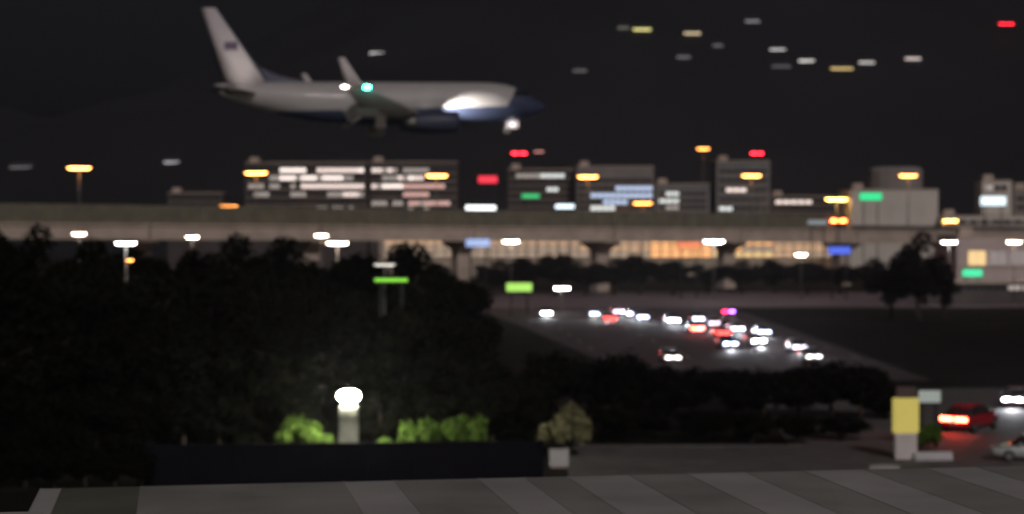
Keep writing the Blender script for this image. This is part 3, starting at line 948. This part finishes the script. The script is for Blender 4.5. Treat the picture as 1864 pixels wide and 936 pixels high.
MB().loft([[(x, -.3, 0), (x, .3, 0), (x, .3, .2), (x, .12, .5 - abs(x) * .1), (x, -.12, .5 - abs(x) * .1), (x, -.3, .2)] for x in (-1.1, -.3, .4, 1.0)], smooth=False).build('barrier_body', mat('pale_barrier', (.42, .38, .37), .8, .15, 1), kb2)
lit_sign(1692, 722, 40, 22, 152, 'pale grey green sign behind the yellow pylon', (.62, .72, .66), .25, posts=2)
p = at(1690, 772, 149)
tree(SHRUB[1], (p.x, p.y, 0), 1, 'small green bush between yellow pylon and red car', L_green, 'shrub', 'shrub', None, sz=p.z / 1.45, sx=1.1)

# ------------------------------------------------------------------ aircraft
PD = 187.4
pc = at(687, 187, PD)
PB = thing('airplane', 'white and blue twin engine airliner landing with wheels down', 'airplane', pc)
PB.rotation_euler = Euler((R(2.0), R(-0.6), R(11.5)))
NOSE = 16.8

def plane_paint():
    m = bpy.data.materials.new('airliner_paint')
    m.use_nodes = True
    nt = m.node_tree
    b = nt.nodes['Principled BSDF']
    b.inputs['Roughness'].default_value = .5
    b.inputs['Coat Weight'].default_value = .1
    tc = nt.nodes.new('ShaderNodeTexCoord')
    sp = nt.nodes.new('ShaderNodeSeparateXYZ')
    nt.links.new(tc.outputs['Object'], sp.inputs[0])
    def math_(op, a, b_=None, c_=None):
        n = nt.nodes.new('ShaderNodeMath'); n.operation = op
        for i, x in enumerate((a, b_, c_)):
            if x is None: continue
            if isinstance(x, (int, float)): n.inputs[i].default_value = x
            else: nt.links.new(x, n.inputs[i])
        return n.outputs[0]
    X, Z = sp.outputs['X'], sp.outputs['Z']
    # belly line: z < -0.62 + 0.022 x ; nose: x > 12.9 + 0.75*z
    belly = math_('LESS_THAN', Z, math_('MULTIPLY_ADD', X, .024, -.66))
    nose = math_('GREATER_THAN', X, math_('MULTIPLY_ADD', Z, .62, 12.75))
    blue = math_('MAXIMUM', belly, nose)
    top = math_('LESS_THAN', X, 99)
    n1 = nt.nodes.new('ShaderNodeTexNoise'); n1.inputs['Scale'].default_value = .6; n1.inputs['Detail'].default_value = 5
    nt.links.new(tc.outputs['Object'], n1.inputs['Vector'])
    rp = nt.nodes.new('ShaderNodeValToRGB')
    rp.color_ramp.elements[0].color = (.46, .43, .43, 1); rp.color_ramp.elements[1].color = (.55, .52, .52, 1)
    nt.links.new(n1.outputs['Fac'], rp.inputs['Fac'])
    mx = nt.nodes.new('ShaderNodeMix'); mx.data_type = 'RGBA'
    nt.links.new(blue, mx.inputs['Factor'])
    nt.links.new(rp.outputs['Color'], mx.inputs['A'])
    mx.inputs['B'].default_value = (.052, .066, .128, 1)
    nt.links.new(mx.outputs['Result'], b.inputs['Base Color'])
    return m

M_pp = plane_paint()
M_pw = mat('airliner_white', (.68, .61, .63), .6, .06, .5, spec=.3)
M_pb = mat('airliner_blue', (.05, .056, .105), .5, .1, .5)
M_pg = mat('airliner_wing_grey', (.52, .50, .50), .45, .08, .5)

def fuse():
    st = [(0, -.45, -.40, .04), (.25, -.80, -.08, .42), (.6, -1.05, .12, .70), (1.1, -1.30, .38, 1.0), (1.8, -1.52, .78, 1.26), (2.5, -1.67, 1.22, 1.45), (3.2, -1.79, 1.55, 1.6), (4.2, -1.9, 1.82, 1.75),
          (5.5, -1.97, 1.96, 1.85), (7, -2, 2, 1.88), (10, -2, 2, 1.88), (12, -2.05, 2, 1.88), (14, -2.25, 2, 1.88), (17, -2.25, 2, 1.88), (19.5, -2.05, 2, 1.88), (21.5, -2, 2, 1.88), (23.5, -1.78, 2, 1.85), (25.5, -1.35, 1.99, 1.7),
          (27.5, -.80, 1.95, 1.4), (29.3, -.25, 1.82, 1.0), (30.6, .18, 1.62, .66), (31.5, .52, 1.35, .36), (31.95, .8, 1.1, .12)]
    rings = []
    for s, zb, zt, w in st:
        zc, h = (zb + zt) / 2, (zt - zb) / 2
        rings.append([(NOSE - s, w * math.cos(a), zc + h * math.sin(a)) for a in [2 * math.pi * i / 40 for i in range(40)]])
    return MB().loft(rings)
fus = fuse().build('fuselage', M_pp, PB)

def foil(mb, secs):
    """secs: (leading edge x, chord, y, z, thickness, axis) lofted aerofoil sections; axis 'y' for wings, 'z' for fin"""
    rings = []
    for lx, c, y, z, th, ax in secs:
        pr = []
        for u_, t in ((0, 0), (.05, .55), (.25, 1), (.55, .8), (1, .05)):
            pr.append((lx - c * u_, t * th / 2))
        for u_, t in ((.55, -.6), (.25, -.8), (.05, -.5)):
            pr.append((lx - c * u_, t * th / 2))
        rings.append([(x, y, z + t) if ax == 'y' else (x, y + t, z) for x, t in pr])
    mb.loft(rings)
    return mb

def sx(s): return NOSE - s
wing = {}
for sd_, nm in ((-1, 'wing'), (1, 'wing')):
    mb = foil(MB(), [(sx(11.4), 7.6, sd_ * 1.2, -1.45, .95, 'y'), (sx(13.6), 5.3, sd_ * 5.2, -1.0, .62, 'y'), (sx(19.9), 1.95, sd_ * 16.6, .90, .24, 'y')])
    wg = mb.build('wing', M_pg, PB)
    # blended winglet
    wlm = MB()
    secs = []
    for lx, c, y, z, th, bend in ((19.9, 1.95, 16.6, .90, .22, 0), (20.2, 1.75, 17.0, 1.07, .2, .5), (20.6, 1.45, 17.25, 1.5, .16, 1), (22.0, .62, 17.75, 3.5, .08, 1)):
        pr = []
        for u_, t in ((0, 0), (.05, .55), (.25, 1), (.55, .8), (1, .05), (.55, -.6), (.25, -.8), (.05, -.5)):
            tt = t * th / 2
            pr.append((sx(lx) - c * u_, sd_ * (y + (-tt * bend)), z + tt * (1 - bend)))
        secs.append(pr)
    wlm.loft(secs)
    wlm.build('winglet', M_pw, PB)
    # flaps lowered for landing
    for (y0, y1, s0, s1, z0, z1) in ((2.1, 5.0, 18.6, 18.7, -1.55, -1.2), (5.6, 11.2, 18.85, 20.3, -1.05, -.35)):
        fm_ = MB()
        fm_.loft([[(sx(a_), sd_ * y_, z_), (sx(a_ + .1), sd_ * y_, z_ + .12), (sx(a_ + c_), sd_ * y_, z_ - c_ * .62), (sx(a_ + c_ - .05), sd_ * y_, z_ - c_ * .62 - .06)]
                  for a_, y_, z_, c_ in ((s0, y0, z0, 1.5), (s1, y1, z1, 1.15))], smooth=False)
        fm_.build('flap', M_pg, PB)
    for y_, s_, z_ in ((6.6, 17.6, -1.15), (9.4, 18.4, -.8)):
        MB().ellipsoid((sx(s_ + .8), sd_ * y_, z_ - .1), 1.5, .16, .22).build('flap_fairing', M_pg, PB)
    # engine
    n = 24
    ey, ez = sd_ * 4.83, -1.95
    prof = [(9.75, .80), (9.65, .92), (9.9, 1.02), (10.8, 1.08), (12.2, 1.04), (13.4, .85), (13.9, .74)]
    en = MB().loft([[(sx(s_), ey + r_ * math.cos(2 * math.pi * i / n), ez + r_ * math.sin(2 * math.pi * i / n) * (.95 if math.sin(2 * math.pi * i / n) < 0 else 1)) for i in range(n)] for s_, r_ in prof], cap=False)
    eng = en.build('engine', M_pb, PB)
    MB().loft([[(sx(s_), ey + r_ * math.cos(2 * math.pi * i / n), ez + r_ * math.sin(2 * math.pi * i / n)) for i in range(n)] for s_, r_ in ((10.1, .82), (10.2, .79))]).build('fan', M_black, eng)
    MB().loft([[(sx(s_), ey + r_ * math.cos(2 * math.pi * i / n), ez + r_ * math.sin(2 * math.pi * i / n)) for i in range(n)] for s_, r_ in ((13.3, .6), (14.4, .42), (15.0, .12))]).build('exhaust', M_steel, eng)
    MB().loft([[(sx(a_), ey - w_, z_), (sx(a_), ey + w_, z_), (sx(b__), ey + w_, z_), (sx(b__), ey - w_, z_)] for a_, b__, z_, w_ in ((11.0, 14.6, ez + .85, .16), (12.4, 16.2, -.98, .16))], smooth=False).build('pylon', M_pb, eng)
    # tailplane
    foil(MB(), [(sx(28.2), 3.3, sd_ * .5, .75, .4, 'y'), (sx(31.6), 1.35, sd_ * 7.1, 1.45, .16, 'y')]).build('tailplane', M_pw, PB)
    # main gear
    gx, gy = sx(17.0), sd_ * 2.86
    gear = MB().tube((gx, gy, -1.4), (gx, gy, -2.85), .14, .12).tube((gx, gy, -2.2), (gx + 1.0, gy, -1.3), .06).tube((gx, gy - .5, -2.85), (gx, gy + .5, -2.85), .09).build('main_gear', M_steel, PB)
    for q_ in (-.42, .42):
        MB().loft([[(gx + r_ * math.cos(2 * math.pi * i / 20), gy + q_ + y_, -2.85 + r_ * math.sin(2 * math.pi * i / 20)) for i in range(20)] for y_, r_ in ((-.18, .4), (-.17, .52), (-.1, .56), (.1, .56), (.17, .52), (.18, .4))]).build('tyre', mat('grey_tyre', (.22, .2, .19), .7, .1, 3), gear)
    MB().box(gx - .45, gx + .55, gy + sd_ * .62, gy + sd_ * .68, -2.5, -1.3).build('gear_door', M_pw, gear)
    # position lights at the tip
    tipx = sx(19.95)
    cgr = mat('green_position_light', (.1, .8, .6), .2, .02, 3, emit=(.05, 1.0, .68), es=40) if sd_ < 0 else M_red
    MB().ellipsoid((tipx + .02, sd_ * 16.75, .95), .34, .14, .17).build('position_light', cgr, PB)
    MB().ellipsoid((tipx - 1.95, sd_ * 16.8, .97), .30, .12, .11).build('strobe_light', mat('pink_white_strobe', (.9, .8, .8), .2, .02, 3, emit=(1.0, .82, .78), es=18), PB)

# fin with dorsal fillet
fin = foil(MB(), [(sx(27.3), 4.3, 0, 1.75, .55, 'z'), (sx(32.2), 1.45, 0, 9.0, .2, 'z')]).build('fin', M_pw, PB)
dv = [(sx(23.6), 0, 1.98), (sx(27.6), -.2, 1.9), (sx(27.6), .2, 1.9), (sx(28.55), 0, 3.5), (sx(26.3), 0, 2.55)]
MB().add(dv, [(0, 1, 4), (0, 4, 2), (1, 3, 4), (4, 3, 2), (1, 2, 3), (0, 2, 1)]).build('dorsal_fillet', M_pb, PB)
# blue leading edge band and the small flag on the fin
foil(MB(), [(sx(27.25), .55, 0, 1.9, .42, 'z'), (sx(32.14), .28, 0, 8.98, .22, 'z')]).build('fin_leading_edge', M_pb, fin)
fl = MB()
for z0, z1, x0 in ((5.0, 5.75, 30.25),):
    for y_ in (-.222, .222):
        fl.box(sx(x0 + 1.25), sx(x0), y_ - .012, y_ + .012, z0, z1)
flag = fl.build('flag', mat('flag_cloth_print', (.16, .12, .20), .5, .2, 2), fin)
# cockpit windows
cw = MB()
for sd_ in (-1, 1):
    for i, (s0, s1, y0, y1, z0, z1) in enumerate(((1.75, 2.2, .35, .9, .78, 1.1), (2.25, 2.85, .95, 1.28, .72, 1.14), (2.9, 3.4, 1.3, 1.46, .7, 1.1))):
        wmb = MB().add([(sx(s0) + .06, sd_ * y0, z0), (sx(s1) + .06, sd_ * (y1 + .06), z0), (sx(s1) + .03, sd_ * (y1 - .02), z1), (sx(s0 + .25), sd_ * (y0 + .1), z1),
                        (sx(s0) - .1, sd_ * (y0 - .1), z0), (sx(s1) - .1, sd_ * (y1 - .1), z0), (sx(s1) - .1, sd_ * (y1 - .15), z1), (sx(s0 + .25) - .1, sd_ * (y0), z1)],
                       [(0, 1, 2, 3), (7, 6, 5, 4), (0, 4, 5, 1), (1, 5, 6, 2), (2, 6, 7, 3), (3, 7, 4, 0)])
        wmb.build('cockpit_window', M_glass, fus)
# nose gear
gx = sx(3.95)
ng = MB().tube((gx, 0, -1.6), (gx, 0, -2.75), .10, .08).tube((gx, 0, -2.1), (gx + .7, 0, -1.6), .05).tube((gx, -.3, -2.75), (gx, .3, -2.75), .07).build('nose_gear', M_pw, PB)
for q_ in (-.22, .22):
    MB().loft([[(gx + r_ * math.cos(2 * math.pi * i / 18), q_ + y_, -2.75 + r_ * math.sin(2 * math.pi * i / 18)) for i in range(18)] for y_, r_ in ((-.1, .24), (-.1, .31), (-.05, .34), (.05, .34), (.1, .31), (.1, .24))]).build('tyre', mat('grey_tyre', (.22, .2, .19), .7, .1, 3), ng)
for q_ in (-.36, .36):
    MB().box(gx - .1, gx + 1.1, q_ - .02, q_ + .02, -2.5, -1.72).build('gear_door', M_pw, ng)
# beacon on the belly, lamps
def spot(name, loc, target, energy, size, blend=.6, color=(1, .95, .85), r=.08):
    l = bpy.data.lights.new(name, 'SPOT')
    l.energy = energy; l.spot_size = R(size); l.spot_blend = blend; l.color = color; l.shadow_soft_size = r
    o = bpy.data.objects.new(name, l)
    o.location = loc
    o.rotation_euler = (Vector(target) - Vector(loc)).to_track_quat('-Z', 'Y').to_euler()
    o.parent = PB
    col.objects.link(o)
for sd_ in (-1, 1):
    MB().ellipsoid((sx(12.35), sd_ * 2.75, -1.2), .10, .2, .12).build('landing_light', mat('landing_lens', (.9, .9, .9), .2, .02, 3, emit=(1, .97, .9), es=12), PB)
    spot('landing_lamp', (sx(12.1), sd_ * 3.05, -1.15), (sx(8.2), sd_ * 1.75, -.50), 10000, 44, 1.0, r=.25)
    spot('logo_lamp', (sx(30.2), sd_ * 3.6, 1.35), (sx(30.6), 0, 4.0), 230, 95, 1.0)
MB().ellipsoid((gx + .45, -.44, -2.15), .1, .08, .1).build('taxi_light', mat('taxi_lens', (.9, .9, .9), .2, .02, 3, emit=(1, .92, .88), es=2.5), ng)
tl = bpy.data.lights.new('taxi_lamp', 'POINT'); tl.energy = 10; tl.color = (1, .92, .88); tl.shadow_soft_size = .12
tlo = bpy.data.objects.new('taxi_lamp', tl); tlo.location = (gx + .5, -.66, -2.15); tlo.parent = PB; col.objects.link(tlo)

# ------------------------------------------------------------------ thin haze added to imitate lamp halos and an even night glow
hz = MB().box(-1700, 1700, -250, 3000, -3.6, 560)
ho = hz.build('haze', None)
hm = bpy.data.materials.new('halo_haze')
hm.use_nodes = True
hn = hm.node_tree
hn.nodes.clear()
hout = hn.nodes.new('ShaderNodeOutputMaterial')
hvol = hn.nodes.new('ShaderNodeVolumePrincipled')
hvol.inputs['Color'].default_value = (.86, .88, .95, 1)
hvol.inputs['Density'].default_value = 0.00014
hvol.inputs['Anisotropy'].default_value = 0.7
hn.links.new(hvol.outputs[0], hout.inputs['Volume'])
ho.data.materials.clear()
ho.data.materials.append(hm)
ho['kind'] = 'stuff'
ho['label'] = 'thin haze added over the city to imitate lamp halos'
ho['category'] = 'haze'
